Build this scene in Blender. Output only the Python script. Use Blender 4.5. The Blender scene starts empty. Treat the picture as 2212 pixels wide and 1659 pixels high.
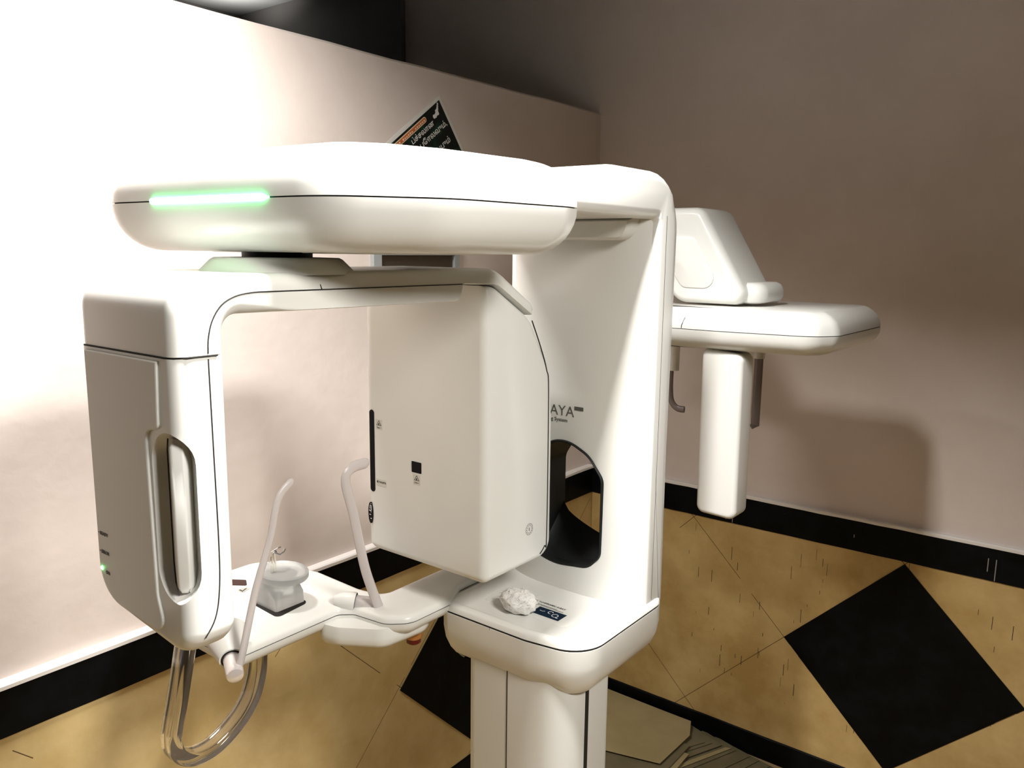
import bpy, math, random
from math import sin, cos, pi, radians as R
from mathutils import Vector, noise
random.seed(7)
S = bpy.context.scene
COL = S.collection

# ---------------------------------------------------------------- camera
cam_d = bpy.data.cameras.new('camera'); cam = bpy.data.objects.new('camera', cam_d); COL.objects.link(cam)
cam_d.sensor_width = 36.0
cam_d.lens = 36.0 * 1743.0 / 2212.0
cam_d.clip_start = 0.02
HEAD, PITCH, ROLL = R(37.9), R(9.4), R(0.66)
fw0 = Vector((-sin(HEAD), cos(HEAD), 0)); rt0 = Vector((cos(HEAD), sin(HEAD), 0)); up0 = Vector((0, 0, 1))
fw = fw0*cos(PITCH) - up0*sin(PITCH); upv = up0*cos(PITCH) + fw0*sin(PITCH)
rt = rt0*cos(ROLL) + upv*sin(ROLL); up2 = upv*cos(ROLL) - rt0*sin(ROLL)
from mathutils import Matrix
M = Matrix((rt, up2, -fw)).transposed().to_4x4(); M.translation = Vector((0, 0, 2.19))
cam.matrix_world = M
S.camera = cam

# ---------------------------------------------------------------- world, lamps, exposure
S.view_settings.view_transform = 'Standard'; S.view_settings.look = 'None'
S.view_settings.exposure = 0.0; S.view_settings.gamma = 1.0; S.view_settings.use_curve_mapping = False
W = bpy.data.worlds.new('world'); S.world = W; W.use_nodes = True
W.node_tree.nodes['Background'].inputs[0].default_value = (0.55, 0.6, 0.7, 1)
W.node_tree.nodes['Background'].inputs[1].default_value = 0.004
def area(name, loc, target, sx, sy, power, col, spread=180):
    l = bpy.data.lights.new(name, 'AREA'); l.shape = 'RECTANGLE'; l.size = sx; l.size_y = sy; l.energy = power; l.color = col; l.spread = R(spread)
    o = bpy.data.objects.new(name, l); COL.objects.link(o); o.location = loc
    o.rotation_euler = (Vector(target)-Vector(loc)).to_track_quat('-Z', 'Y').to_euler()
    return o
# ceiling tube lamp close to the partition, above the machine and out of frame
area('ceiling_tube_lamp', (-0.73, 0.92, 3.12), (-0.70, 1.25, 0), 0.12, 0.30, 45, (1.0, 0.975, 0.94), 116)
area('ceiling_tube_lamp_up', (-0.68, 0.90, 3.16), (-0.60, 0.95, 5), 0.14, 0.36, 0.3, (1.0, 0.97, 0.92))
# added unseen light, lifts only the ceiling of the dark neighbouring space
area('neighbour_ceiling_fill', (-4.35, 2.85, 3.30), (-4.35, 2.9, 5), 0.2, 0.2, 3.5, (1.0, 0.98, 0.95), 110)
# added fill from the open side, brightens the low left wall and dado
area('open_side_fill', (0.90, 0.70, 3.10), (-2.0, 0.80, 0.6), 0.50, 0.50, 15, (1.0, 0.96, 0.90), 80)
# added light high beside the partition to brighten it, no known fixture
area('partition_fill', (-1.60, 0.84, 3.10), (-2.2, 0.74, 0.9), 0.10, 0.45, 36, (1.0, 0.97, 0.94), 150)

# ---------------------------------------------------------------- materials
def mat(name, col, rough=0.5, spec=0.5, coat=0.0, trans=0.0, metal=0.0, emit=None, es=0.0, alpha=1.0, ior=1.45):
    m = bpy.data.materials.new(name); m.use_nodes = True
    b = m.node_tree.nodes['Principled BSDF']
    b.inputs['Base Color'].default_value = (*col, 1); b.inputs['Roughness'].default_value = rough
    b.inputs['Specular IOR Level'].default_value = spec; b.inputs['Coat Weight'].default_value = coat
    b.inputs['Coat Roughness'].default_value = 0.12
    b.inputs['Transmission Weight'].default_value = trans; b.inputs['Metallic'].default_value = metal
    b.inputs['Alpha'].default_value = alpha; b.inputs['IOR'].default_value = ior
    if emit: b.inputs['Emission Color'].default_value = (*emit, 1); b.inputs['Emission Strength'].default_value = es
    return m

def noisy(name, c1, c2, scale=3.0, rough=0.6, detail=6.0, bump=0.0, bscale=40.0, spec=0.4, lines=None, ramp=(0.35, 0.65)):
    """two-tone procedural surface in object space; lines=(axis, size, width, colour, origin_u, origin_z) adds 45 degree tile joints"""
    m = mat(name, c1, rough, spec); nt = m.node_tree; N = nt.nodes; L = nt.links; b = N['Principled BSDF']
    tc = N.new('ShaderNodeTexCoord'); n = N.new('ShaderNodeTexNoise'); n.inputs['Scale'].default_value = scale
    n.inputs['Detail'].default_value = detail; n.inputs['Roughness'].default_value = 0.62
    L.new(tc.outputs['Object'], n.inputs['Vector'])
    r = N.new('ShaderNodeValToRGB'); r.color_ramp.elements[0].position = ramp[0]; r.color_ramp.elements[1].position = ramp[1]
    r.color_ramp.elements[0].color = (*c1, 1); r.color_ramp.elements[1].color = (*c2, 1)
    L.new(n.outputs['Fac'], r.inputs['Fac']); out = r.outputs['Color']
    if lines:
        ax, size, width, lc, u0, z0 = lines
        sx = N.new('ShaderNodeSeparateXYZ'); L.new(tc.outputs['Object'], sx.inputs[0])
        def mth(op, a, bb=None):
            k = N.new('ShaderNodeMath'); k.operation = op
            for i, v in enumerate((a, bb)):
                if v is None: continue
                if isinstance(v, (int, float)): k.inputs[i].default_value = v
                else: L.new(v, k.inputs[i])
            return k.outputs[0]
        u = mth('SUBTRACT', sx.outputs[ax], u0); z = mth('SUBTRACT', sx.outputs[2], z0)
        res = None
        for op in ('ADD', 'SUBTRACT'):
            d = mth('MULTIPLY', mth(op, u, z), 0.70711)
            f = mth('ABSOLUTE', mth('SUBTRACT', mth('FRACT', mth('ADD', mth('DIVIDE', d, size), 100.0)), 0.5))
            g = mth('LESS_THAN', f, width/size)
            res = g if res is None else mth('MAXIMUM', res, g)
        n3 = N.new('ShaderNodeTexNoise'); n3.inputs['Scale'].default_value = 5.0; L.new(tc.outputs['Object'], n3.inputs['Vector'])
        res = mth('MULTIPLY', res, mth('GREATER_THAN', n3.outputs['Fac'], 0.42))
        mx = N.new('ShaderNodeMix'); mx.data_type = 'RGBA'; L.new(res, mx.inputs[0]); L.new(out, mx.inputs[6])
        mx.inputs[7].default_value = (*lc, 1); out = mx.outputs[2]
    L.new(out, b.inputs['Base Color'])
    if bump:
        n2 = N.new('ShaderNodeTexNoise'); n2.inputs['Scale'].default_value = bscale; n2.inputs['Detail'].default_value = 4
        L.new(tc.outputs['Object'], n2.inputs['Vector'])
        bp = N.new('ShaderNodeBump'); bp.inputs['Strength'].default_value = bump; bp.inputs['Distance'].default_value = 0.01
        L.new(n2.outputs['Fac'], bp.inputs['Height']); L.new(bp.outputs[0], b.inputs['Normal'])
    return m

PLASTIC = mat('white_gloss_plastic', (0.75, 0.75, 0.715), 0.30, 0.5, 0.25)
PLASTIC2 = mat('white_satin_plastic', (0.73, 0.73, 0.695), 0.42, 0.45)
SEAM = mat('seam_dark', (0.012, 0.010, 0.008), 0.8)
BLACK = mat('black_gloss', (0.002, 0.002, 0.0025), 0.4, 0.12)
RUBBER = mat('black_rubber', (0.012, 0.014, 0.014), 0.45, 0.3)
INK = mat('ink', (0.02, 0.02, 0.02), 0.6)
GREYINK = mat('grey_ink', (0.09, 0.09, 0.08), 0.6)
WHITEINK = mat('white_ink', (0.8, 0.8, 0.78), 0.6)
STICK = mat('sticker', (0.62, 0.61, 0.54), 0.35)
FROST = mat('frosted_plastic', (0.78, 0.73, 0.72), 0.35, 0.5, trans=0.45)
FROST2 = mat('frosted_cup_plastic', (0.72, 0.73, 0.72), 0.30, 0.5, trans=0.7)
ACRYL = mat('clear_acrylic', (0.90, 0.87, 0.80), 0.04, 0.5, trans=0.96, ior=1.42)
SMOKE = mat('smoky_acrylic', (0.26, 0.22, 0.21), 0.25, 0.5, trans=0.5)
METAL = mat('brushed_metal', (0.5, 0.5, 0.5), 0.3, metal=1.0)
GREEN = mat('green_light', (0.3, 1, 0.5), 0.4, emit=(0.10, 1.0, 0.25), es=9.0)
LEDG = mat('green_led', (0.3, 1, 0.4), 0.4, emit=(0.10, 1.0, 0.18), es=14.0)
NAVY = mat('navy_display', (0.012, 0.026, 0.05), 0.12)
REDB = mat('dark_red_plastic', (0.10, 0.008, 0.004), 0.3)
AMBER = mat('amber_plastic', (0.45, 0.18, 0.04), 0.35)
SENSW = mat('dark_red_window', (0.035, 0.008, 0.005), 0.15)
WALLP = noisy('pink_wall_paint', (0.66, 0.575, 0.525), (0.72, 0.635, 0.585), 2.2, 0.75, bump=0.18, bscale=14, spec=0.2)
WALLO = noisy('outer_wall_shaded', (0.16, 0.15, 0.145), (0.19, 0.18, 0.17), 2.2, 0.8, spec=0.2)  # darkened to stand for the unlit space and to cut bounce light
CEIL = noisy('ceiling_paint', (0.26, 0.26, 0.25), (0.30, 0.30, 0.29), 2.0, 0.8, spec=0.2)
TANL = noisy('tan_tile_left_lit', (0.60, 0.44, 0.19), (0.72, 0.56, 0.28), 5, 0.38, bump=0.12, bscale=25, lines=(1, 0.615, 0.0012, (0.10, 0.06, 0.03), 2.37, 0.59))  # same tile as the back dado, lightened to stand for stronger light
TANB = noisy('tan_tile_back_shaded', (0.44, 0.29, 0.10), (0.64, 0.47, 0.21), 3.5, 0.40, bump=0.15, bscale=22, lines=(0, 0.615, 0.0012, (0.08, 0.05, 0.02), -0.61, 0.59))  # same tile as the left dado, darker copy where less light falls
TANF = noisy('tan_floor_tile', (0.42, 0.30, 0.15), (0.50, 0.37, 0.19), 4, 0.4)
GRAN = noisy('black_granite', (0.0015, 0.0015, 0.0015), (0.005, 0.007, 0.009), 9, 0.5, spec=0.12, ramp=(0.4, 0.8), bump=0.1, bscale=30)
OLIV = noisy('olive_tile', (0.10, 0.09, 0.04), (0.13, 0.12, 0.06), 9, 0.4)
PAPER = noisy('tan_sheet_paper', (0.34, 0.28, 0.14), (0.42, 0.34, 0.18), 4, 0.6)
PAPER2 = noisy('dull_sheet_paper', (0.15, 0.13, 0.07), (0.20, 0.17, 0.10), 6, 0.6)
POSTERBG = noisy('poster_print', (0.002, 0.004, 0.004), (0.01, 0.06, 0.035), 16, 0.35, ramp=(0.5, 0.75))
WHITE = mat('white_paper', (0.75, 0.75, 0.70), 0.5)
PILL = mat('orange_band', (0.55, 0.14, 0.05), 0.4)
CREAM = mat('cream_print', (0.85, 0.72, 0.45), 0.5)
WGLASS = mat('leaded_glass', (0.06, 0.045, 0.03), 0.25)
FRAMEM = mat('grey_painted_frame', (0.33, 0.35, 0.35), 0.4)
LEDGE = mat('white_ledge_paint', (0.80, 0.76, 0.72), 0.6)
COTTON = noisy('cotton', (0.78, 0.77, 0.74), (0.85, 0.84, 0.81), 30, 0.95, bump=0.5, bscale=90, spec=0.1)

# ---------------------------------------------------------------- object helpers
def obj(name, verts, faces, mats, parent=None, midx=None, smooth=True, angle=38):
    me = bpy.data.meshes.new(name); me.from_pydata([tuple(v) for v in verts], [], faces); me.validate(); me.update()
    if not isinstance(mats, (list, tuple)): mats = [mats]
    for m in mats: me.materials.append(m)
    if midx:
        for p, i in zip(me.polygons, midx): p.material_index = i
    if smooth:
        for p in me.polygons: p.use_smooth = True
        me.set_sharp_from_angle(angle=R(angle))
    o = bpy.data.objects.new(name, me); COL.objects.link(o)
    if parent: o.parent = parent; o.matrix_parent_inverse = Matrix.Translation(-Vector(parent_world(parent)))
    return o
def parent_world(o):
    return Vector(o.location) if o.type == 'EMPTY' else Vector((0, 0, 0))
def thing(name, label, cat, loc, group=None):
    o = bpy.data.objects.new(name, None); COL.objects.link(o); o.location = loc; o.empty_display_size = 0.05
    o['label'] = label; o['category'] = cat
    if group: o['group'] = group
    return o
def tag(o, label, cat, group=None, kind=None):
    o['label'] = label; o['category'] = cat
    if group: o['group'] = group
    if kind: o['kind'] = kind
    return o

def catmull(P, n=8, closed=False):
    P = [Vector(q) for q in P]; D = []; m = len(P)
    for i in range(m-1):
        p0 = P[max(i-1, 0)]; p1 = P[i]; p2 = P[i+1]; p3 = P[min(i+2, m-1)]
        for k in range(n):
            t = k/n; D.append(0.5*((2*p1) + (-p0+p2)*t + (2*p0-5*p1+4*p2-p3)*t*t + (-p0+3*p1-3*p2+p3)*t**3))
    D.append(P[-1]); return D
class MB:
    """collects geometry with material slots"""
    def __init__(s): s.v = []; s.f = []; s.m = []
    def add(s, verts, faces, mi=0):
        o = len(s.v); s.v += [Vector(v) for v in verts]; s.f += [tuple(i+o for i in f) for f in faces]; s.m += [mi]*len(faces); return s
    def box(s, lo, hi, mi=0):
        x0, y0, z0 = lo; x1, y1, z1 = hi
        v = [(x0,y0,z0),(x1,y0,z0),(x1,y1,z0),(x0,y1,z0),(x0,y0,z1),(x1,y0,z1),(x1,y1,z1),(x0,y1,z1)]
        return s.add(v, [(0,3,2,1),(4,5,6,7),(0,1,5,4),(1,2,6,5),(2,3,7,6),(3,0,4,7)], mi)
    def tube(s, pts, r, seg=10, mi=0, cap=True, up=None, flat=None):
        """round (or flat=(a,b) elliptical) tube along pts; r may be a list"""
        pts = [Vector(p) for p in pts]; n = len(pts); rings = []
        prev = None
        for i, p in enumerate(pts):
            t = (pts[min(i+1, n-1)] - pts[max(i-1, 0)]).normalized()
            a = Vector(up) if up else (prev if prev else (Vector((0,0,1)) if abs(t.z) < .9 else Vector((1,0,0))))
            b = t.cross(a)
            if b.length < 1e-6: a = Vector((1,0,0)); b = t.cross(a)
            b.normalize(); a = b.cross(t).normalized(); prev = a
            rr = r[i] if isinstance(r, (list, tuple)) else r
            fa, fb = flat if flat else (1, 1)
            rings.append([p + (a*cos(2*pi*k/seg)*fa + b*sin(2*pi*k/seg)*fb)*rr for k in range(seg)])
        v = [q for g in rings for q in g]; f = []
        for i in range(n-1):
            for k in range(seg):
                f.append((i*seg+k, i*seg+(k+1)%seg, (i+1)*seg+(k+1)%seg, (i+1)*seg+k))
        if cap: f += [tuple(range(seg))[::-1], tuple((n-1)*seg+k for k in range(seg))]
        return s.add(v, f, mi)
    def loft(s, rings, mi=0, cap0=True, cap1=True, closed=True):
        n = len(rings[0]); v = [q for g in rings for q in g]; f = []
        for i in range(len(rings)-1):
            for k in range(n if closed else n-1):
                f.append((i*n+k, i*n+(k+1)%n, (i+1)*n+(k+1)%n, (i+1)*n+k))
        if cap0: f.append(tuple(range(n))[::-1])
        if cap1: f.append(tuple((len(rings)-1)*n+k for k in range(n)))
        return s.add(v, f, mi)
    def build(s, name, mats, parent=None, **k): return obj(name, s.v, s.f, mats, parent, s.m, **k)

def fillet(pts, seg=8):
    """closed 2D polygon with optional corner radius per vertex -> dense point list"""
    out = []; n = len(pts)
    for i, p in enumerate(pts):
        P = Vector(p[:2]); r = p[2] if len(p) > 2 else 0
        if r <= 0: out.append(P); continue
        A = Vector(pts[i-1][:2]); B = Vector(pts[(i+1) % n][:2])
        u = (A-P).normalized(); w = (B-P).normalized(); ang = math.acos(max(-1, min(1, u.dot(w))))
        if ang > pi - 0.02: out.append(P); continue
        d = min(r/math.tan(ang/2), (A-P).length*0.499, (B-P).length*0.499); rr = d*math.tan(ang/2)
        c = P + (u+w).normalized()*(rr/sin(ang/2)); s = P+u*d; e = P+w*d
        a0 = math.atan2(s.y-c.y, s.x-c.x); a1 = math.atan2(e.y-c.y, e.x-c.x); da = a1-a0
        while da > pi: da -= 2*pi
        while da < -pi: da += 2*pi
        out += [c + Vector((cos(a0+da*k/seg), sin(a0+da*k/seg)))*rr for k in range(seg+1)]
    return out
def parea(p): return sum(p[i-1].x*p[i].y - p[i].x*p[i-1].y for i in range(len(p)))/2
def ccw(p): return p if parea(p) > 0 else p[::-1]
def resample(p, step):
    out = []
    n = len(p)
    for i in range(n):
        a, b = p[i], p[(i+1) % n]; L = (b-a).length; k = max(1, int(L/step))
        out += [a + (b-a)*j/k for j in range(k)]
    return out
def offset(p, d, wf=None):
    n = len(p); out = []
    for i in range(n):
        a = (p[i]-p[i-1]); b = (p[(i+1) % n]-p[i])
        a = a.normalized() if a.length > 1e-9 else b.normalized(); b = b.normalized() if b.length > 1e-9 else a
        na = Vector((-a.y, a.x)); nb = Vector((-b.y, b.x)); m = na+nb
        if m.length < 1e-6: m = na
        m.normalize(); k = min(1.6, 1/max(0.6, m.dot(na)))
        w_ = wf(p[i]) if wf else 1.0
        if isinstance(w_, tuple): out.append(p[i] + Vector((m.x*k*d*w_[0], m.y*k*d*w_[1])))
        else: out.append(p[i] + m*k*d*w_)
    return out
def to3(axis, q, h):
    if axis == 'x': return Vector((h, q.x, q.y))
    if axis == 'y': return Vector((q.x, h, q.y))
    return Vector((q.x, q.y, h))
def round_levels(h0, h1, r0, r1, d0=None, d1=None, n=6):
    """levels (height, inset) for a prism from h0 to h1 with rounded rims: r along the axis, d inset"""
    d0 = r0 if d0 is None else d0; d1 = r1 if d1 is None else d1; s = 1 if h1 > h0 else -1; L = []
    if r0 > 0: L += [(h0 + s*r0*(1-sin(a)), d0*(1-cos(a))) for a in [pi/2*(1-k/n) for k in range(n+1)]]
    else: L.append((h0, 0))
    if r1 > 0: L += [(h1 - s*r1*(1-sin(a)), d1*(1-cos(a))) for a in [pi/2*k/n for k in range(n+1)]]
    else: L.append((h1, 0))
    return L
def pillow(mb, axis, outline, levels, mi=0, wf=None, step=None):
    p = ccw(outline)
    if step: p = resample(p, step)
    rings = [[to3(axis, q, h) for q in offset(p, d, wf)] for h, d in levels]
    if axis == 'y': rings = [g[::-1] for g in rings]
    if levels[0][0] > levels[-1][0]: rings = rings[::-1]
    return mb.loft(rings, mi)
def boolean(o, cutter, op='DIFFERENCE'):
    md = o.modifiers.new('b', 'BOOLEAN'); md.operation = op; md.object = cutter; md.solver = 'EXACT'
    dg = bpy.context.evaluated_depsgraph_get(); dg.update()
    me = bpy.data.meshes.new_from_object(o.evaluated_get(dg)); o.modifiers.clear(); o.data = me
    bpy.data.objects.remove(cutter)
    for p in me.polygons: p.use_smooth = True
    me.set_sharp_from_angle(angle=R(38))
VF = {}
def text(s, size, origin, right, up, m, parent, name, font=None, ext=0.0004, bold=0.0, align='LEFT'):
    cu = bpy.data.curves.new(name, 'FONT'); cu.body = s; cu.size = size; cu.extrude = ext; cu.offset = bold; cu.align_x = align
    t = bpy.data.objects.new('tmp', cu); COL.objects.link(t)
    dg = bpy.context.evaluated_depsgraph_get(); dg.update()
    me = bpy.data.meshes.new_from_object(t.evaluated_get(dg)); bpy.data.objects.remove(t)
    r = Vector(right).normalized(); u = Vector(up).normalized(); n = r.cross(u)
    O = Vector(origin)
    vs = [O + r*v.co.x + u*v.co.y + n*(v.co.z+ext) for v in me.vertices]
    fs = [tuple(p.vertices) for p in me.polygons]
    return obj(name, vs, fs, m, parent, smooth=False)

# ---------------------------------------------------------------- room
XL, YB = -2.04, 3.257
def structure(name, mb, m): o = mb.build(name, m, smooth=False); o['kind'] = 'structure'; return o
structure('floor', MB().box((-4.9, -4.6, -0.1), (4.6, YB+0.15, 0)), TANF)
structure('ceiling', MB().box((-4.9, -4.6, 3.65), (4.6, YB+0.15, 3.78)), CEIL)
# low partition on the left with a slightly uneven plastered top
b = MB(); n = 60; ys = [-4.5 + (YB+4.5)*i/n for i in range(n+1)]
rings = []
for i, y in enumerate(ys):
    zt = 2.812 + 0.006*noise.noise(Vector((y*2.3, 1, 0))) + 0.003*noise.noise(Vector((y*9, 4, 0)))
    rings.append([Vector((XL, y, 0)), Vector((XL, y, zt-0.008)), Vector((XL-0.008, y, zt)), Vector((XL-0.12, y, zt)), Vector((XL-0.12, y, 0))])
b.loft([g[::-1] for g in rings]); structure('wall_left', b, WALLP)
structure('wall_back', MB().box((-3.29, YB, 0), (4.6, YB+0.15, 3.65)), WALLP)
structure('wall_back_far', MB().box((-4.9, YB-0.03, 0), (-3.292, YB+0.15, 3.65)), WALLO)
structure('wall_far_left', MB().box((-4.9, -4.6, 0), (-4.75, YB-0.031, 3.65)), WALLO)
structure('wall_right', MB().box((4.5, -4.6, 0), (4.6, YB, 3.65)), WALLO)
structure('wall_front', MB().box((-4.74, -4.6, 0), (4.5, -4.5, 3.65)), WALLO)
# dado: tan tiles with a black band on top, black skirting below, projecting 2.5 cm
P_ = 0.025
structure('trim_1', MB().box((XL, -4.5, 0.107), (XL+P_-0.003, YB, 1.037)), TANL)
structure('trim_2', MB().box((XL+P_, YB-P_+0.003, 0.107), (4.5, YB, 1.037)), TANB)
def wavy_band(name, axis, a0, a1, z0, z1, m, base, sgn, proj):
    b = MB(); rings = []; n = 90
    for i in range(n+1):
        t = a0 + (a1-a0)*i/n
        e = 0.004*noise.noise(Vector((t*7, 3, z0*5))) + 0.003*noise.noise(Vector((t*23, 7, z0)))
        q = [(base, z0), (base + sgn*proj, z0 + e*0.5), (base + sgn*proj, z1 + e - 0.004), (base+sgn*(proj-0.004), z1 + e*0.5), (base, z1)]
        rings.append([Vector((p, t, z)) if axis == 'y' else Vector((t, p, z)) for p, z in q])
    if (axis == 'y') == (sgn > 0): rings = [g[::-1] for g in rings]
    b.loft(rings); return structure(name, b, m)
wavy_band('trim_3', 'y', -4.5, YB-P_, 1.037, 1.158, GRAN, XL, 1, P_+0.002)
wavy_band('trim_4', 'x', XL+P_, 4.5, 1.037, 1.158, GRAN, YB, -1, P_+0.002)
wavy_band('baseboard_left', 'y', -4.5, YB-P_, 0.0, 0.107, GRAN, XL, 1, P_+0.004)
wavy_band('baseboard_back', 'x', XL+P_, 4.5, 0.0, 0.107, GRAN, YB, -1, P_+0.004)
# painted plaster ledge over the band
wavy_band('trim_5', 'y', -4.5, YB-P_, 1.158, 1.172, LEDGE, XL, 1, P_+0.006)
wavy_band('trim_6', 'x', XL+P_, 4.5, 1.158, 1.172, LEDGE, YB, -1, P_+0.003)
def diamond(name, axis, u, z, h, m, t=0.004):
    q = [(u-h, z), (u, z-h), (u+h, z), (u, z+h)]
    b = MB()
    if axis == 'x':
        y0 = YB-P_+0.003; b.loft([[Vector((a, y0, c)) for a, c in q], [Vector((a, y0-t, c)) for a, c in q]])
    else:
        x0 = XL+P_-0.003; b.loft([[Vector((x0, a, c)) for a, c in q], [Vector((x0+t, a, c)) for a, c in q]])
    return structure(name, b, m)
diamond('trim_7', 'x', -0.61, 0.592, 0.434, GRAN)
diamond('trim_8', 'y', 2.37, 0.575, 0.434, GRAN)
b = MB(); h_ = 0.16; cx_, cz_ = -0.03, 0.72
q = [(cx_+h_*cos(a), cz_+h_*sin(a)) for a in [k*pi/4+pi/8 for k in range(8)]]
b.loft([[Vector((a, YB-P_+0.003, c)) for a, c in q], [Vector((a, YB-P_-0.001, c)) for a, c in q]]); structure('trim_9', b, OLIV)
# paint drips and scratches on the band and dado
b = MB()
for k in range(70):
    x = random.uniform(-1.5, -0.1); z = random.uniform(0.25, 1.0); l = random.uniform(0.008, 0.06); w = random.uniform(0.0008, 0.0022)
    b.box((x, YB-P_+0.0022, z), (x+w, YB-P_+0.0034, z+l))
structure('trim_10', b, mat('drip_dark', (0.03, 0.018, 0.008), 0.5))
b = MB()
for x, z, l in ((-1.33, 1.05, .08), (-1.30, 1.04, .06), (-0.80, 1.09, .012), (-0.34, 1.07, .05), (-0.315, 1.04, .08), (-1.72, 1.06, .07), (-1.63, 1.08, .03), (-1.69, 1.05, .04)):
    b.box((x, YB-P_-0.0034, z), (x+0.003, YB-P_-0.0015, z+l))
structure('trim_11', b, mat('drip_pale', (0.28, 0.26, 0.24), 0.6))
# observation window in the partition
W1 = MB(); 
for lo, hi in (((1.847, 1.60), (1.882, 2.20)), ((2.246, 1.60), (2.272, 2.20)), ((1.882, 1.60), (2.246, 1.63)), ((1.882, 2.17), (2.246, 2.20))):
    W1.box((XL-0.001, lo[0], lo[1]), (XL+0.018, hi[0], hi[1]))
wf_ = structure('window_1', W1, FRAMEM)
g_ = MB().box((XL+0.001, 1.883, 1.631), (XL+0.006, 2.245, 2.169)).build('glass_pane', WGLASS, wf_, smooth=False); g_['label'] = 'dark brown glass'

# ---------------------------------------------------------------- poster on the partition
def wall_pt(y, z, d): return Vector((XL+d, y, z))
top = Vector((2.181, 2.728)); dl = Vector((-0.248, -0.184)).normalized(); dr = Vector((0.129, -0.176)).normalized()
dr = Vector((dl.y, -dl.x)); dr = dr if dr.y < 0 else -dr
PW, PH = 0.43, 0.31
def pp(a, c, d): q = top + dl*a + dr*c; return wall_pt(q.x, q.y, d)
poster = thing('wall_poster', 'dark green printed poster with white script, tilted on its corner on the pink partition', 'poster', pp(PW/2, PH/2, 0.0))
def quad(b, a0, a1, c0, c1, d0, d1, mi=0):
    b.loft([[pp(a0,c0,d0), pp(a1,c0,d0), pp(a1,c1,d0), pp(a0,c1,d0)][::-1], [pp(a0,c0,d1), pp(a1,c0,d1), pp(a1,c1,d1), pp(a0,c1,d1)][::-1]], mi)
b = MB(); quad(b, 0, PW, 0, PH, 0.0005, 0.002); b.build('paper_border', WHITE, poster, smooth=False)
b = MB(); quad(b, 0.012, PW-0.012, 0.013, PH-0.012, 0.002, 0.0026); b.build('printed_field', POSTERBG, poster, smooth=False)
b = MB()
o2 = fillet([(0.108, 0.021, .009), (0.40, 0.021, .009), (0.40, 0.040, .009), (0.108, 0.040, .009)], 6)
b.loft([[pp(q.x, q.y, 0.0026) for q in o2], [pp(q.x, q.y, 0.0030) for q in o2]], 0)
o3 = offset(ccw(o2), 0.0028); b.loft([[pp(q.x, q.y, 0.0030) for q in o3], [pp(q.x, q.y, 0.0034) for q in o3]], 1)
for k in range(24):
    a = 0.118 + k*0.0105
    if k % 7 != 6:
        quad(b, a, a+0.006, 0.0275+random.uniform(0, .003), 0.0345, 0.0034, 0.0038, 2)
b.build('orange_banner', [CREAM, PILL, CREAM], poster, smooth=False)
b = MB()
for i, (a, c, r) in enumerate(((0.045, .045, .0035), (0.05, .051, .004), (0.055, .057, .0045), (0.060, .062, .0055), (0.066, .062, .005), (0.070, .070, .006), (0.062, .072, .0055), (0.078, .073, .006), (0.086, .072, .006))):
    a -= .018; c -= .026; r *= .95
    ring = [pp(a+r*cos(t), c+r*sin(t)*1.3, 0.0026) for t in [2*pi*k/10 for k in range(10)]]
    ring2 = [v + Vector((0.0005+i*1e-5, 0, 0)) for v in ring]; b.loft([ring, ring2])
b.build('white_emblem', WHITEINK, poster, smooth=False)
rd = (-dl.x*1.0, -dl.y); RIGHT = Vector((0, -dl.x, -dl.y)); UP = Vector((0, -dr.x, -dr.y))
def ptext(s, a, c, size, nm):
    return text(s, size, pp(a, c, 0.0027), RIGHT, UP, WHITEINK, poster, nm)
ptext('ப்ச்சலான', 0.218, 0.068, 0.0265, 'script_line')
ptext('போலவும்,', 0.190, 0.101, 0.028, 'script_line')
ptext('யும்', 0.108, 0.156, 0.029, 'script_line')

# ---------------------------------------------------------------- dental x-ray machine
DX = thing('dental_xray_machine', 'large white panoramic dental x-ray machine standing on its column in front of the tiled wall', 'x-ray machine', (-1.045, 1.46, 0))
def sub(o, lab=None):
    if lab: o['label'] = lab
    return o
# pedestal
b = MB(); out = fillet([(-1.19, 1.36, .03), (-0.90, 1.36, .065), (-0.90, 1.56, .03), (-1.19, 1.56, .03)])
pillow(b, 'z', out, [(0.03, 0), (1.26, 0)])
b.tube([(-1.063, 1.3598, 0.04), (-1.063, 1.3598, 1.235)], 0.0013, 6, 1)
ped = b.build('pedestal', [PLASTIC2, SEAM], DX)
b = MB(); pillow(b, 'z', fillet([(-1.25, 1.30, .04), (-0.84, 1.30, .04), (-0.84, 1.66, .04), (-1.25, 1.66, .04)]), [(0, 0), (0.025, 0), (0.032, .008)]); b.build('floor_plate', PLASTIC2, DX)
b = MB(); b.box((-0.905, 1.440, 0.05), (-0.8985, 1.453, 1.238)); sub(b.build('cable_slot', SEAM, ped, smooth=False), 'black vertical slot')
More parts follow.
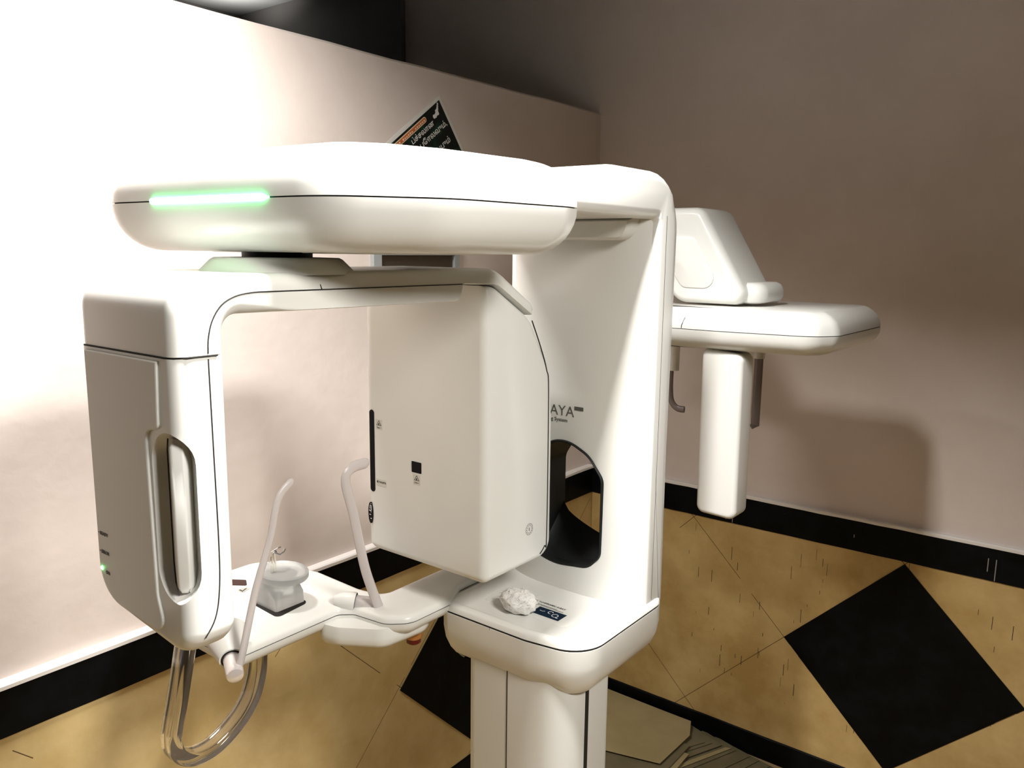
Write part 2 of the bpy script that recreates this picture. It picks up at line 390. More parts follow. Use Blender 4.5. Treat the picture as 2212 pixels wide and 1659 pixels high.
# column: rear frame with the top beam (side outline extruded across) and bowed front shell
b = MB()
out = fillet([(1.12, 2.262), (1.63, 2.262, .01), (1.63, 1.29), (1.68, 1.29, .02), (1.738, 1.33, .03), (1.732, 1.7), (1.738, 2.364, .13), (1.44, 2.364, .2), (1.12, 2.326)])
pillow(b, 'x', out, round_levels(-1.28, -0.861, .022, .022, n=6), wf=lambda p: 1.7 if p.x > 1.715 and p.y > 1.32 else (0.6 if p.x > 1.60 and p.y < 2.26 else 1.0), step=0.03)
for x in (-0.8735,):
    b.tube([(x+.0121, 1.664, 1.36), (x+.0121, 1.664, 2.27)], 0.0009, 6, 1)
column = b.build('column', [PLASTIC, SEAM], DX)
b = MB(); rings = []
NZ = 28
for i in range(NZ+1):
    z = 1.335 + (2.262-1.335)*i/NZ; t = i/NZ
    e = 1 - (1-t)**0.75
    aw = 0.165*(1-e) + 0.075*e; ad = 0.058
    xr = -0.868; xl = -1.273; yb = 1.662; yf = 1.600 + 0.012*(1-t)**4*-1
    g = [Vector((xl, yb, z))]
    N = 12
    for k in range(N+1):
        a = pi/2*k/N; g.append(Vector((xl + aw*(1-cos(a)), yf + (yb-0.004-yf)*(1-sin(a)), z)))
    for k in range(1, 6): g.append(Vector((xl+aw + (xr-xl-2*aw)*k/6, yf, z)))
    for k in range(N+1):
        a = pi/2*(1-k/N); g.append(Vector((xr - aw*(1-cos(a)), yf + (yb-0.004-yf)*(1-sin(a)), z)))
    g.append(Vector((xr, yb, z))); rings.append(g)
b.loft(rings); shell = b.build('front_shell', PLASTIC, column, angle=50)
hole2 = [(-1.172, 1.50, .05), (-1.172, 1.66, .05), (-1.13, 1.728, .08), (-1.07, 1.738, .2), (-1.006, 1.708, .08), (-0.966, 1.655, .04), (-0.966, 1.46, .035), (-1.00, 1.424, .05), (-1.10, 1.412, .15), (-1.172, 1.43, .05)]
hout = fillet(hole2, 8)
def holecut():
    c = MB(); pillow(c, 'y', hout, [(1.5, 0), (1.85, 0)]); return c.build('cut', RUBBER)
boolean(shell, holecut()); boolean(column, holecut())
b = MB(); p = ccw(hout); o_in = offset(p, 0.006); 
ringsA = [[to3('y', q, 1.597) for q in p], [to3('y', q, 1.593) for q in offset(p, .002)], [to3('y', q, 1.597) for q in o_in], [to3('y', q, 1.735) for q in o_in], [to3('y', q, 1.735) for q in p]]
b.loft([g for g in ringsA], 0, False, False)
# sloping black tray inside the lower part of the opening
tray = []
for i in range(13):
    x = -1.166 + 0.194*i/12; t = i/12
    zb = 1.53 - 0.075*math.sqrt(t) - 0.01*t; zf = 1.43 + (0.012 if i in (0, 12) else 0)
    g = []
    for k in range(7):
        s_ = k/6; g.append(Vector((x, 1.612 + 0.118*s_, zf-0.008 + (zb-zf+.008)*(s_**1.6))))
    g += [Vector((x, 1.73, 1.40+.012)), Vector((x, 1.612, 1.40+.012))]
    tray.append(g)
b.loft(tray[::-1]); sub(b.build('hole_liner', RUBBER, column), 'black liner')
text('PAPAYA', 0.037, (-1.1875, 1.5992, 1.794), (1, 0, 0), (0, 0, 1), GREYINK, column, 'brand_lettering', bold=-0.0004)
text('Dental Imaging System', 0.0135, (-1.196, 1.5992, 1.779), (1, 0, 0), (0, 0, 1), GREYINK, column, 'caption_lettering')
b = MB(); b.box((-1.053, 1.5984, 1.812), (-1.028, 1.6, 1.821)); b.build('grey_badge', GREYINK, column, smooth=False)
b = MB(); pillow(b, 'y', fillet([(-1.225, 2.215, .03), (-0.915, 2.215, .03), (-0.90, 2.262), (-1.24, 2.262)]), [(1.62, 0), (1.578, 0), (1.570, .006)])
b.build('beam_fillet_panel', PLASTIC, column)
# console shelf
b = MB()
sh = fillet([(-1.262, 1.338, .035), (-1.0, 1.338, .10), (-0.852, 1.36, .115), (-0.852, 1.740, .06), (-1.262, 1.740, .06)], 10)
pillow(b, 'z', sh, [(1.212, .052), (1.214, .044), (1.222, .031), (1.240, .017), (1.265, .006), (1.295, .001), (1.335, .001)])
pillow(b, 'z', sh, [(1.335, .0025), (1.340, .0025)], 1)
pillow(b, 'z', sh, [(1.340, .001), (1.350, .003), (1.355, .008), (1.3575, .016), (1.3565, .020), (1.3545, .026)])
b.tube([(-1.100, 1.3395, 1.335), (-1.096, 1.3425, 1.29), (-1.094, 1.352, 1.25)], 0.0009, 6, 1)
shelf = b.build('console_shelf', [PLASTIC, SEAM], DX)
b = MB(); pillow(b, 'z', fillet([(-1.185, 1.415, .02), (-0.945, 1.415, .02), (-0.945, 1.515, .02), (-1.185, 1.515, .02)]), [(1.3546, 0), (1.3556, 0.0005)]); b.build('control_panel', PLASTIC2, shelf)
ZP = 1.3557
b = MB(); b.box((-1.052, 1.433, ZP), (-0.975, 1.470, ZP+.0006)); disp = sub(b.build('display_window', NAVY, shelf, smooth=False), 'dark blue display')
def ringmb(b, cx, cy, r, w, z, a0=0, a1=2*pi, n=20, mi=0, h=.0005):
    v = []; f = []
    for i in range(n+1):
        a = a0 + (a1-a0)*i/n
        for rr in (r-w/2, r+w/2): v.append(Vector((cx+rr*cos(a), cy+rr*sin(a), z)))
    for i in range(n): f.append((2*i, 2*i+1, 2*i+3, 2*i+2))
    b.add(v, f, mi)
b = MB(); ringmb(b, -1.012, 1.457, .006, .0018, ZP+.0009, 0.3, 5.2); ringmb(b, -0.995, 1.450, .0075, .0018, ZP+.0009); b.box((-0.989, 1.4415, ZP+.0006), (-0.983, 1.4435, ZP+.001)); ringmb(b, -1.035, 1.462, .010, .0016, ZP+.0009, 4.2, 5.6)
b.build('display_glyphs', WHITEINK, disp, smooth=False)
text('DIGITAL PANORAMIC X-RAY', 0.0085, (-1.105, 1.4895, ZP), (1, 0, 0), (0, 1, 0), INK, shelf, 'printed_caption', ext=.0002, bold=.0002)
b = MB()
for i in range(2):
    b.box((-1.10, 1.4795-i*0.004, ZP), (-1.01+i*.02, 1.4812-i*0.004, ZP+.0003))
b.build('fine_print', GREYINK, shelf, smooth=False)
# overhead arm
arm_out = resample(ccw(fillet([(-1.555, 0.728, .075), (-1.22, 0.745), (-0.955, 0.775, .14), (-0.835, 0.93, .16), (-0.812, 1.20, .06), (-0.83, 1.27, .05), (-1.535, 1.27, .06)], 9)), 0.03)
ac = Vector((-1.17, 1.02))
def armring(z, k, zt=None):
    return [Vector((ac.x+(q.x-ac.x)*(1-k), ac.y+(q.y-ac.y)*(1-k*1.0), z)) for q in arm_out]
ZS = 2.266
b = MB(); L = []
for i in range(9):
    a = pi/2*i/8; L.append((ZS+.0012 + 0.082*sin(a), 0.26*(1-cos(a))**1.15))
L += [(2.355, .36), (2.364, .55), (2.370, .70), (2.374, .85), (2.376, .97)]
b.loft([armring(z, k) for z, k in L])
b.loft([armring(z, .012) for z in (ZS-.002, ZS+.002)], 1)
L = []
for i in range(10):
    a = pi/2*(1-i/9); L.append((ZS-.0012 - 0.082*sin(a), 0.21*(1-cos(a))))
b.loft([armring(z, k) for z, k in L])
arm = b.build('overhead_arm', [PLASTIC, SEAM], DX)
b = MB(); pillow(b, 'z', fillet([(-1.44, 0.86, .05), (-0.98, 0.88, .05), (-0.96, 1.20, .05), (-1.44, 1.20, .05)]), [(2.181, .012), (2.184, 0), (2.19, 0)]); b.build('underside_cover', PLASTIC, arm)
# green status light following the seam
b = MB(); Zl = ZS
pts = [(-1.372, .7375), (-1.22, .7452), (-1.03, .7662)]
b.tube([(-1.366, .7367, Zl), (-1.36, .7362, Zl), (-1.22, .7440, Zl), (-1.080, .7592, Zl), (-1.066, .7625, Zl)], [.002, .0058, .0058, .0058, .0015], 10)
sub(b.build('status_light', GREEN, arm), 'glowing green strip light')
b = MB()
b.tube([(-1.203, .7490, 2.262), (-1.198, .7505, 2.245), (-1.185, .765, 2.215), (-1.165, .80, 2.192)], .0007, 6); b.build('cover_seam', SEAM, arm)
# rotation hub
def lathe(b, cx, cy, prof, seg=40, mi=0):
    b.loft([[Vector((cx+r*cos(2*pi*k/seg), cy+r*sin(2*pi*k/seg), z)) for k in range(seg)] for r, z in prof], mi)
b = MB(); lathe(b, -1.205, 0.875, [(.135, 2.146), (.130, 2.152), (.112, 2.170), (.106, 2.173), (.06, 2.174)]); lathe(b, -1.205, .875, [(.060, 2.172), (.060, 2.188)], mi=1)
hub = b.build('rotation_hub', [PLASTIC2, RUBBER], DX)
# gantry arch
GX = -1.07
def archw(p):
    if p.y < 2.036: return (1.0, 0.0)
    if (p.y > 2.128 and p.x < 1.31) or p.x < 0.63: return 1.0
    if p.x >= 1.31 and p.y > 2.135 - (p.x-1.32)*.66: return .8
    if p.x < .70: return 1.0
    return max(.1, 1.0 - (p.x-.70)*9)
arch = [(0.596, 2.034), (0.596, 2.150, .105), (1.325, 2.153, .10), (1.455, 2.075, .05), (1.462, 2.056), (1.444, 2.048), (1.32, 2.118, .06), (1.215, 2.122, .008), (1.205, 2.088, .02), (0.682, 2.090, .075), (0.682, 2.034)]
b = MB()
pillow(b, 'x', fillet(arch, 10), round_levels(-1.36, GX, .030, .022, .030, .024, n=7), wf=archw, step=0.02)
def xs_seam(b, pts, x=GX, r=.0011, mi=1): b.tube([(x, y, z) for y, z in pts], r, 6, mi)
def cm2(l): return [(v.x, v.y) for v in catmull([Vector((a_, b_, 0)) for a_, b_ in l], 5)]
sy = [(.650, 2.036), (.652, 2.06), (.660, 2.085), (.676, 2.106), (.70, 2.118), (.73, 2.1225), (.76, 2.1228), (.80, 2.1228), (1.15, 2.1228), (1.21, 2.1228)]
xs_seam(b, cm2(sy), GX+.0002)
b.tube([(-1.07-.03, .857, 2.1505), (-1.078, .857, 2.143), (-1.0705, .859, 2.130), (-1.0698, .861, 2.1235)], .0011, 6, 1)
gan = b.build('rotating_gantry', [PLASTIC, SEAM], DX)
# sensor housing (near leg)
b = MB()
leg = fillet([(-1.36, 2.031), (-1.36, 1.596, .075), (GX-.03, 1.568, .05), (GX, 1.60, .03), (GX, 2.031)], 10)
pillow(b, 'y', leg, round_levels(0.596, 0.682, .030, .024, .022, .022, n=6), wf=lambda p: (1.0, 0.0) if p.y > 2.03 else 1.0, step=.02)
b.tube([(-1.338, .5957, 2.0325), (-1.095, .5957, 2.0325), (-1.079, .602, 2.0325), (GX+.0004, .617, 2.0325), (GX+.0004, .665, 2.0325)], .0016, 6, 1)
sens = b.build('sensor_housing', [PLASTIC, SEAM], DX)
c = MB()
rr = [(0.0, .001)] 
prof = []
for k in range(9): a = pi/2*k/8; prof.append((.052*sin(a), 1.655 + .052*(1-cos(a))*1.0))
for k in range(9): a = pi/2*(1-k/8); prof.append((.052*sin(a), 1.925 - .052*(1-cos(a))*1.0))
prof[0] = (.001, prof[0][1]); prof[-1] = (.001, prof[-1][1])
lathe(c, -1.098, .578, prof, 32)
boolean(sens, c.build('cut', PLASTIC))
b = MB()
pillow(b, 'y', fillet([(-1.333, 2.026), (-1.333, 1.610, .07), (-1.13, 1.598, .03), (-1.150, 1.66, .03), (-1.155, 1.918, .02), (-1.118, 1.926, .01), (-1.112, 2.026)], 8), [(0.5975, 0), (0.5925, 0.0), (0.5915, .002)])
fp = b.build('front_panel', PLASTIC2, sens, angle=12)
b = MB()
pillow(b, 'z', fillet([(-1.118, .606, .006), (-1.098, .598, .006), (-1.086, .612, .004), (-1.098, .635, .004), (-1.118, .635, .004)], 5), [(1.672, .006), (1.682, 0), (1.90, 0), (1.91, .006)])
b.tube([(-1.106, .6005, 1.912), (-1.110, .6010, 1.895), (-1.110, .6010, 1.72), (-1.106, .6, 1.69), (-1.095, .5985, 1.672)], .0011, 6, 1)
b.build('grab_handle', [PLASTIC, SEAM], sens)
b = MB(); xs_seam(b, cm2([(.650, 2.028), (.651, 1.90), (.652, 1.74), (.649, 1.67), (.640, 1.628), (.622, 1.602)]), GX+.0002, .0011, 0); b.build('side_seam', SEAM, sens)
def ftext(s, x, z, size, nm): return text(s, size, (x, .5912, z), (1, 0, 0), (0, 0, 1), INK, sens, nm, ext=.0002)
ftext('• READY', -1.328, 1.718, .0085, 'indicator_lettering'); ftext('• ERROR', -1.328, 1.686, .0085, 'indicator_lettering'); ftext('ON', -1.312, 1.652, .0085, 'indicator_lettering')
b = MB(); seg = 16
b.loft([[Vector((-1.324+r*cos(2*pi*k/seg), y, 1.659+r*sin(2*pi*k/seg))) for k in range(seg)] for r, y in ((.0035, .592), (.0035, .5905), (.002, .5893))]); sub(b.build('power_light', LEDG, sens), 'glowing green indicator')
# tube housing (far leg)
th = [(1.284, 2.117), (1.318, 2.116, .06), (1.443, 2.044, .10), (1.527, 1.915, .10), (1.538, 1.80, .05), (1.540, 1.462, .045), (1.284, 1.462, .020)]
b = MB()
pillow(b, 'x', fillet(th, 8), round_levels(-1.452, GX, .035, .020, .030, .018, n=6), step=.04)
sm = [(1.444, 2.036), (1.478, 1.975), (1.503, 1.92), (1.513, 1.86), (1.516, 1.52), (1.508, 1.492), (1.49, 1.477)]
xs_seam(b, cm2(sm), GX+.0003, .0014)
tube_h = b.build('tube_housing', [PLASTIC, SEAM], DX)
YF = 1.284
def stadium(cx, z0, z1, w, n=8): return fillet([(cx-w/2, z0, w/2), (cx+w/2, z0, w/2), (cx+w/2, z1, w/2), (cx-w/2, z1, w/2)], n)
def plate(b, outl, y0, y1, mi=0): pillow(b, 'y', outl, [(y0, 0), (y1, 0)], mi)
b = MB(); plate(b, stadium(-1.4225, 1.610, 1.812, .0165), YF+.002, YF-.0006); sub(b.build('laser_slot', BLACK, tube_h), 'long black slot')
b = MB(); plate(b, fillet([(-1.290, 1.683, .002), (-1.259, 1.683, .002), (-1.259, 1.709, .002), (-1.290, 1.709, .002)]), YF+.002, YF-.0006); sub(b.build('laser_window', BLACK, tube_h), 'small black square window')
b = MB(); ov = [Vector((-1.432+.0085*cos(2*pi*k/24), 1.5545+.027*sin(2*pi*k/24))) for k in range(24)]; plate(b, ov, YF+.002, YF-.0005, 0)
badge = b.build('oval_badge', BLACK, tube_h)
b = MB()
for x0, z0, x1, z1 in ((-1.4345, 1.564, -1.4330, 1.574), (-1.4345, 1.5725, -1.4285, 1.574), (-1.4300, 1.561, -1.4285, 1.574), (-1.4365, 1.559, -1.4315, 1.561), (-1.4310, 1.555, -1.4300, 1.561), (-1.4360, 1.549, -1.4310, 1.5505), (-1.4320, 1.539, -1.4285, 1.541), (-1.4310, 1.577, -1.4290, 1.5785)):
    b.box((x0, YF-.0009, z0), (x1, YF-.0005, z1))
b.build('badge_letters', WHITEINK, badge, smooth=False)
def warn_sticker(cx, z0, nm):
    b = MB(); plate(b, fillet([(cx-.011, z0, .001), (cx+.011, z0, .001), (cx+.011, z0+.025, .001), (cx-.011, z0+.025, .001)]), YF, YF-.0003, 0)
    tri = [Vector((cx-.0085, z0+.0105)), Vector((cx+.0085, z0+.0105)), Vector((cx, z0+.0235))]
    plate(b, tri, YF-.0003, YF-.0005, 1); tc = Vector((cx, z0+.0148))
    plate(b, [tc+(q-tc)*.68 for q in tri], YF-.0005, YF-.0007, 0)
    plate(b, [Vector((cx+.0022*cos(2*pi*k/8), z0+.0142+.0026*sin(2*pi*k/8))) for k in range(8)], YF-.0007, YF-.0009, 1)
    b.build(nm, [STICK, INK], tube_h, smooth=False)
    text('Class 1', .0052, (cx-.0075, YF-.0004, z0+.004), (1, 0, 0), (0, 0, 1), INK, tube_h, 'sticker_lettering', ext=.0001)
warn_sticker(-1.398, 1.766, 'warning_sticker'); warn_sticker(-1.274, 1.654, 'warning_sticker')
b = MB(); plate(b, fillet([(-1.410, 1.628, .001), (-1.376, 1.628, .001), (-1.376, 1.645, .001), (-1.410, 1.645, .001)]), YF, YF-.0003, 0)
plate(b, [Vector((-1.409, 1.638)), Vector((-1.4035, 1.634)), Vector((-1.4035, 1.642))], YF-.0003, YF-.0005, 1)
b.build('arrow_sticker', [STICK, INK], tube_h, smooth=False)
text('PAN/PA', .0075, (-1.4015, YF-.0004, 1.6355), (1, 0, 0), (0, 0, 1), INK, tube_h, 'sticker_lettering', ext=.0001)
b = MB(); cy_, cz_ = 1.446, 1.55
def yzring(b, cy, cz, r, w, x, n=28):
    v = []; f = []
    for i in range(n):
        a = 2*pi*i/n
        for rr_ in (r-w/2, r+w/2): v.append(Vector((x, cy+rr_*cos(a), cz+rr_*sin(a))))
    for i in range(n): j = (i+1) % n; f.append((2*i, 2*i+1, 2*j+1, 2*j))
    b.add(v, f)
yzring(b, cy_, cz_, .0135, .0008, GX+.0004); yzring(b, cy_, cz_, .0085, .0006, GX+.0004); b.box((GX, cy_-.0008, cz_-.004), (GX+.0005, cy_+.0008, cz_+.004))
for k in range(12):
    a = k*pi/6; b.box((GX, cy_+.011*cos(a)-.0007, cz_+.011*sin(a)-.0007), (GX+.0005, cy_+.011*cos(a)+.0007, cz_+.011*sin(a)+.0007))
b.build('round_sticker', GREYINK, tube_h, smooth=False)

# chin support arm and plate
b = MB(); ZC = 1.37
sup = fillet([(-1.39, 0.865, .03), (-1.39, 1.140, .02), (-1.362, 1.165, .03), (-1.270, 1.175, .05), (-1.228, 1.215, .05), (-1.226, 1.345), (-1.262, 1.42), (-1.262, 1.56), (-1.37, 1.56), (-1.37, 1.262, .03), (-1.44, 1.250, .06), (-1.60, 1.255, .05), (-1.785, 1.215, .07), (-1.785, 1.03, .05), (-1.64, 0.865, .06)], 8)
pillow(b, 'z', sup, [(1.318, .05), (1.3195, .03), (1.324, .016), (1.333, .006), (1.343, .001), (1.352, 0)], step=.03)
pillow(b, 'z', sup, [(1.352, .0018), (1.3545, .0018)], 1, step=.03)
pillow(b, 'z', sup, [(1.3545, 0), (1.362, .001), (1.368, .006), (1.370, .014)], step=.03)
# bulge under the joint
blg = fillet([(-1.42, 1.09, .03), (-1.355, 1.105, .06), (-1.262, 1.165, .05), (-1.245, 1.30, .05), (-1.30, 1.34, .04), (-1.40, 1.25, .04)], 8)
pillow(b, 'z', blg, [(1.292, .035), (1.294, .018), (1.299, .008), (1.308, .002), (1.322, 0), (1.345, .004)])
sup_o = b.build('chin_support_arm', [PLASTIC, SEAM], DX)
def dirtube(b, c, d, prof, mi=0, n=28):
    d = Vector(d).normalized(); u = d.cross(Vector((0, 0, 1))).normalized(); w = u.cross(d); c = Vector(c)
    b.loft([[c + d*t + (u*cos(2*pi*k/n) + w*sin(2*pi*k/n))*r for k in range(n)] for t, r in prof], mi)
def temple(c, d, path, r, flat, boss):
    b = MB(); dirtube(b, c, d, boss + [(0, .021), (-.004, .020)]); b.build('pivot_boss', PLASTIC, sup_o)
    b = MB(); dirtube(b, c, d, [(-.003, .0212), (.0006, .0212)]); b.build('pivot_gap', SEAM, sup_o)
    b = MB(); dirtube(b, c, d, [(0, .0175), (.045, .0175), (.051, .016), (.055, .008)], n=20)
    D = catmull(path, 6); rr_ = [r]*len(D); rr_[-1] = r*.55; rr_[-2] = r*.85
    b.tube(D, rr_, 14, up=(1, 0, 0), flat=flat)
    return b.build('temple_support', FROST, DX)
XR = -1.325
def xs(lst, x): return [(x, y*x/-1.36, 2.19-(2.19-z)*x/-1.36) for y, z in lst]
temple((-1.362, .846, 1.376), (.85, -.42, -.22), xs([(.852, 1.335), (.868, 1.375), (.905, 1.50), (.945, 1.60), (.962, 1.665), (.978, 1.692), (1.006, 1.712)], XR), .0085, (.55, 1), [(-.075, .044), (-.04, .036), (-.008, .027), (0, .0245)])
temple((-1.376, 1.182, 1.374), (.80, .60, -.12), xs([(1.240, 1.345), (1.218, 1.40), (1.195, 1.47), (1.166, 1.60), (1.148, 1.665), (1.150, 1.693), (1.172, 1.706), (1.215, 1.707)], XR), .0125, (.5, 1), [(-.05, .012), (-.03, .021), (-.006, .0235), (0, .0228)])
# chin rest
b = MB(); sq = fillet([(-1.575, 1.030, .018), (-1.455, 1.022, .012), (-1.468, 1.118, .018), (-1.572, 1.118, .018)]); pillow(b, 'z', sq, [(1.368, 0), (1.3708, 0)]); b.build('chin_rest_socket', SEAM, sup_o)
b = MB()
def sqring(cx, cy, h, r, z, n=8):
    return [Vector((q.x, q.y, z)) for q in fillet([(cx-h, cy-h, r), (cx+h, cy-h, r), (cx+h, cy+h, r), (cx-h, cy+h, r)], 5)]
cxx, cyy = -1.517, 1.075
b.loft([sqring(cxx, cyy, .040, .006, 1.3715), sqring(cxx, cyy, .040, .008, 1.398), sqring(cxx, cyy, .0405, .022, 1.408), sqring(cxx, cyy, .042, .040, 1.42), sqring(cxx, cyy, .042, .0415, 1.436)])
b.loft([[Vector((cxx+r*1.12*cos(2*pi*k/40)+.006, cyy+r*.92*sin(2*pi*k/40)+.006, z)) for k in range(40)] for r, z in ((.036, 1.430), (.055, 1.433), (.0585, 1.438), (.0585, 1.448), (.0555, 1.451), (.050, 1.447), (.030, 1.441), (.01, 1.440))])
chin = b.build('chin_rest', FROST2, DX)
b = MB(); bx, by = -1.535, 1.075
b.tube([(bx, by, 1.435), (bx, by, 1.487), (bx+.004, by+.002, 1.492)], .0042, 10); b.tube([(bx, by-.009, 1.435), (bx, by-.007, 1.480)], .002, 8)
b.build('bite_rod', ACRYL, chin)
b = MB(); b.tube([(bx-.004, by-.004, 1.489), (bx+.002, by+.010, 1.497), (bx-.002, by+.020, 1.496)], .0018, 8); b.tube([(bx+.004, by, 1.489), (bx+.012, by+.008, 1.484), (bx+.010, by+.020, 1.487), (bx+.004, by+.028, 1.490)], .0022, 8); b.build('bite_clip', METAL, chin)
b = MB(); q = fillet([(-1.735, 1.070, .006), (-1.690, 1.100, .006), (-1.660, 1.082, .004), (-1.700, 1.052, .006)]); pillow(b, 'z', q, [(1.3695, 0), (1.3712, 0)]); sub(b.build('laser_window', SENSW, sup_o), 'dark red window')
b = MB(); b.add([(-1.655, 1.050, 1.3708), (-1.632, 1.050, 1.3708), (-1.640, 1.076, 1.3708), (-1.660, 1.076, 1.3708)], [(0, 1, 2, 3)], 0); b.add([(-1.652, 1.053, 1.3712), (-1.636, 1.053, 1.3712), (-1.645, 1.073, 1.3712)], [(0, 1, 2)], 1); b.add([(-1.648, 1.056, 1.3716), (-1.640, 1.056, 1.3716), (-1.645, 1.067, 1.3716)], [(0, 1, 2)], 0)
b.build('warning_sticker', [STICK, INK], sup_o, smooth=False)
# clear hand grip hanging under the plate
def rect_sweep(b, D, w, h, r, xdir=Vector((1, 0, 0)), mi=0):
    sec = fillet([(-w, -h, r), (w, -h, r), (w, h, r), (-w, h, r)], 4); rings = []
    for i, p_ in enumerate(D):
        t = (D[min(i+1, len(D)-1)] - D[max(i-1, 0)]).normalized(); nn = t.cross(xdir).normalized()
        rings.append([p_ + xdir*q.x + nn*q.y for q in sec])
    b.loft(rings, mi)
XG = -1.58
gp = [(XG, y*1.1286, 2.19-(2.19-z)*1.1286) for y, z in ((.772, 1.426), (.766, 1.40), (.748, 1.32), (.734, 1.262), (.731, 1.235), (.742, 1.205), (.775, 1.184), (.82, 1.186), (.868, 1.210), (.900, 1.240), (.918, 1.275), (.930, 1.33), (.932, 1.425))]
b = MB(); rect_sweep(b, catmull(gp), .022, .016, .006); grip = sub(b.build('hand_grip', ACRYL, DX), 'clear acrylic hand grip loop')
b = MB(); rect_sweep(b, catmull([(XG-.024, y, z) for _, y, z in gp]), .0012, .010, .001); b.build('grip_backing', SMOKE, grip)
# release knob under the arm
b = MB(); lathe(b, -1.30, 1.295, [(.021, 1.288), (.021, 1.270), (.019, 1.267)], 24, 0); lathe(b, -1.30, 1.295, [(.0175, 1.268), (.0175, 1.256), (.014, 1.253)], 24, 1); b.build('release_knob', [AMBER, REDB], DX)
# cephalometric arm
b = MB()
cp = fillet([(-1.25, 2.06, .03), (-0.90, 2.06, .2), (-0.66, 2.092, .08), (-0.612, 2.16, .06), (-0.605, 2.56, .05), (-0.66, 2.62, .05), (-1.25, 2.62, .05)], 8)
pillow(b, 'z', cp, [(1.922, .075), (1.9245, .05), (1.932, .026), (1.946, .009), (1.962, .001), (1.979, 0)], step=.04)
pillow(b, 'z', cp, [(1.979, .0015), (1.981, .0015)], 1, step=.04)
pillow(b, 'z', cp, [(1.981, 0), (1.998, .003), (2.016, .012), (2.028, .025), (2.036, .038), (2.040, .048)], step=.04)
b.tube([(-0.995, 2.085, 2.026), (-1.003, 2.069, 2.01), (-1.008, 2.060, 1.99), (-1.008, 2.0595, 1.982)], .001, 6, 1)
ceph = b.build('cephalometric_platform', [PLASTIC, SEAM], DX)
b = MB()
sl = fillet([(-1.50, 2.318), (-1.02, 2.318, .045), (-0.875, 2.075, .04), (-0.90, 2.045, .03), (-1.085, 2.045, .06), (-1.22, 2.205, .05), (-1.50, 2.205)], 8)
pillow(b, 'y', sl, round_levels(2.17, 2.40, .03, .03, .022, .022), step=.04)
pillow(b, 'y', fillet([(-1.17, 2.235, .03), (-1.035, 2.235, .03), (-0.945, 2.09, .03), (-1.065, 2.09, .03)], 6), [(2.172, 0), (2.167, 0), (2.1655, .003)])
pillow(b, 'z', fillet([(-0.97, 2.19, .02), (-0.84, 2.22, .05), (-0.84, 2.42, .05), (-0.97, 2.42, .02)]), [(2.048, .02), (2.052, .008), (2.065, 0), (2.085, 0), (2.10, .008), (2.107, .022)])
sl_o = b.build('slanted_bracket', PLASTIC, DX)
b = MB(); b.box((-1.26, 1.71, 2.215), (-1.14, 2.25, 2.30)); pillow(b, 'z', fillet([(-1.17, 1.735, .02), (-1.085, 1.735, .02), (-1.085, 2.10, .02), (-1.17, 2.10, .02)]), [(1.94, 0), (2.06, 0)]); b.build('rear_bracket', PLASTIC, DX)
b = MB(); pillow(b, 'y', fillet([(-0.963, 1.930, .02), (-0.843, 1.915, .025), (-0.838, 1.445, .025), (-0.958, 1.45, .025)], 8), round_levels(2.10, 2.19, .014, .014)); b.build('ceph_sensor', PLASTIC, DX)
b = MB(); b.tube([(-0.895, 2.36, 1.93), (-0.895, 2.36, 1.878)], .017, 16); b.build('ear_rod_holder', PLASTIC, DX)
b = MB(); b.tube([(-0.895, 2.36, 1.882), (-0.895, 2.36, 1.672), (-.905, 2.352, 1.668)], .0135, 14, up=(1, 0, 0), flat=(1, .4)); b.build('ear_rod', SMOKE, DX)
b = MB(); b.tube([(-1.155, 2.32, 1.93), (-1.155, 2.32, 1.82)], .017, 16); b.build('ear_rod_holder', PLASTIC, DX)
b = MB(); b.tube(catmull([(-1.165, 2.32, 1.825), (-1.165, 2.32, 1.76), (-1.158, 2.32, 1.72), (-1.138, 2.32, 1.70), (-1.112, 2.32, 1.698)]), .0105, 12, up=(0, 1, 0), flat=(.5, 1)); b.build('nasal_rod', SMOKE, DX)

# ---------------------------------------------------------------- cotton wad on the console shelf
b = MB(); NU, NV = 36, 22; c0 = Vector((-1.080, 1.422, ZP+.0215)); v = []; f = []
for j in range(NV+1):
    th_ = pi*j/NV
    for i in range(NU):
        ph = 2*pi*i/NU; d = Vector((sin(th_)*cos(ph), sin(th_)*sin(ph), cos(th_)))
        r = 1 + .22*noise.noise(d*1.8+Vector((3, 1, 2))) + .10*noise.noise(d*5) + .04*noise.noise(d*14)
        q = Vector((d.x*.046*r, d.y*.036*r, d.z*.028*r)); q.z = max(q.z, -.0205); v.append(c0+q)
for j in range(NV):
    for i in range(NU): f.append((j*NU+i, (j+1)*NU+i, (j+1)*NU+(i+1) % NU, j*NU+(i+1) % NU))
b.add(v, f)
for k in range(90):
    d = Vector((random.gauss(0, 1), random.gauss(0, 1), abs(random.gauss(0, .8)))).normalized(); p0 = c0 + Vector((d.x*.045, d.y*.035, d.z*.026))
    p1 = p0 + d*.006 + Vector((random.uniform(-.01, .01), random.uniform(-.01, .01), random.uniform(0, .004)))
    b.tube([p0, (p0+p1)/2+Vector((0, 0, .002)), p1], .0003, 4)
tag(b.build('cotton_wad', COTTON, angle=180), 'fluffy white cotton wad lying on the machine console beside the display', 'cotton')

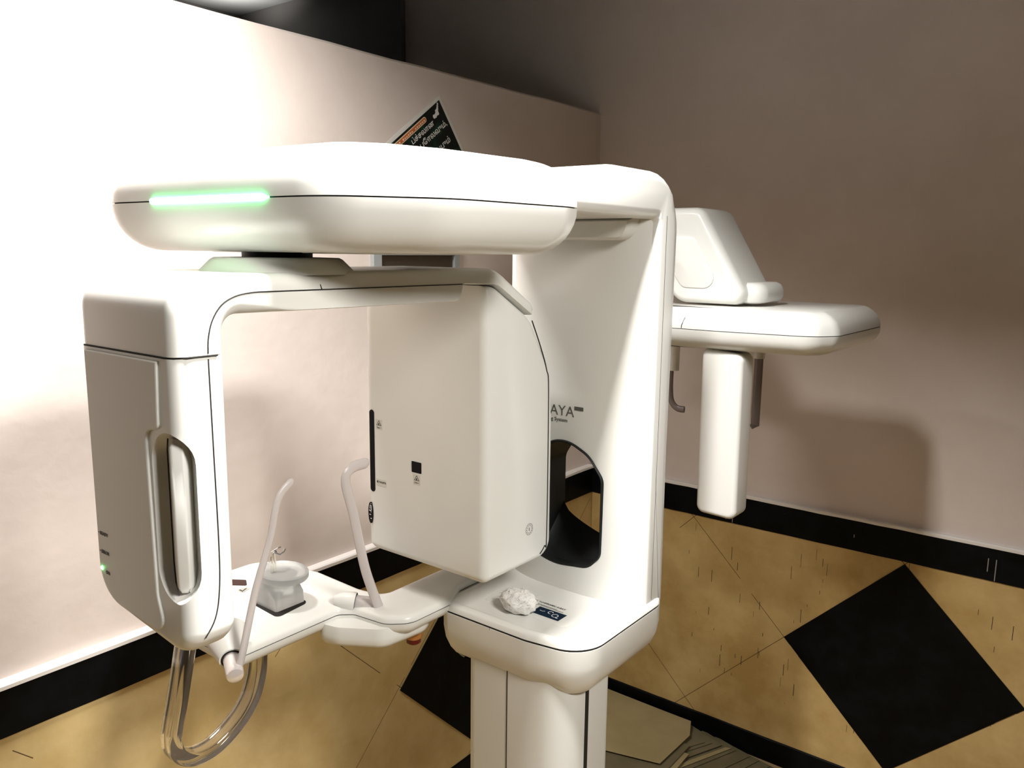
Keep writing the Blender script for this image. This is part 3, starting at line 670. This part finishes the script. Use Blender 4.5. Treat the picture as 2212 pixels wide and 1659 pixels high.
# ---------------------------------------------------------------- sheets on the floor by the back wall
def sheet(poly, z, m, label, curl=0.0, name='paper_sheet', t=.0012):
    p = resample(ccw([Vector(q) for q in poly]), .05); b = MB()
    cx0 = sum(q.x for q in p)/len(p); cy0 = sum(q.y for q in p)/len(p)
    def zz(q): return z + curl*max(0, (q-Vector((cx0, cy0))).length-.2)**2
    n = len(p); K = 6; rings = []
    for s_ in range(K+1):
        k = 1 - s_/K*.98; rings.append([Vector((cx0+(q.x-cx0)*k, cy0+(q.y-cy0)*k, zz(Vector((cx0+(q.x-cx0)*k, cy0+(q.y-cy0)*k)))+t)) for q in p])
    low = [[Vector((v_.x, v_.y, v_.z-t)) for v_ in g] for g in rings[::-1]]
    b.loft(low + rings)
    return tag(b.build(name, m, angle=60), label, 'sheet', 'loose sheets on the floor behind the machine')


sheet([(-2.0, 2.62), (-1.645, 2.765), (-1.395, 2.835), (-1.385, 3.10), (-1.43, 3.205), (-1.96, 3.205)], .062, PAPER, 'large smooth tan sheet on top of the pile, its raised corner touching the black skirting', .06)
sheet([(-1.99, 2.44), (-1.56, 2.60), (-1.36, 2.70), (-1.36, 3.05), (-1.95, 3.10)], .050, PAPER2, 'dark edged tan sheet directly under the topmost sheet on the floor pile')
sheet([(-1.99, 2.38), (-1.54, 2.54), (-1.33, 2.66), (-1.34, 3.0), (-1.95, 3.0)], .043, PAPER, 'pale sheet showing as a thin strip below the topmost sheet beside the machine pedestal')
fan = [(-1.325, 3.13, 62), (-1.30, 3.15, 64), (-1.262, 3.17, 66), (-1.222, 3.18, 67), (-1.203, 3.185, 68), (-1.14, 3.19, 70), (-1.10, 3.19, 72), (-1.05, 3.19, 73), (-1.0, 3.19, 75)]
for i, (x, y, an) in enumerate(fan):
    d = Vector((-cos(R(an)), -sin(R(an)))); n_ = Vector((sin(R(an)), -cos(R(an))))
    P0 = Vector((x, y)); w = .03 if i == 3 else .30
    z0 = .040 - i*.0042
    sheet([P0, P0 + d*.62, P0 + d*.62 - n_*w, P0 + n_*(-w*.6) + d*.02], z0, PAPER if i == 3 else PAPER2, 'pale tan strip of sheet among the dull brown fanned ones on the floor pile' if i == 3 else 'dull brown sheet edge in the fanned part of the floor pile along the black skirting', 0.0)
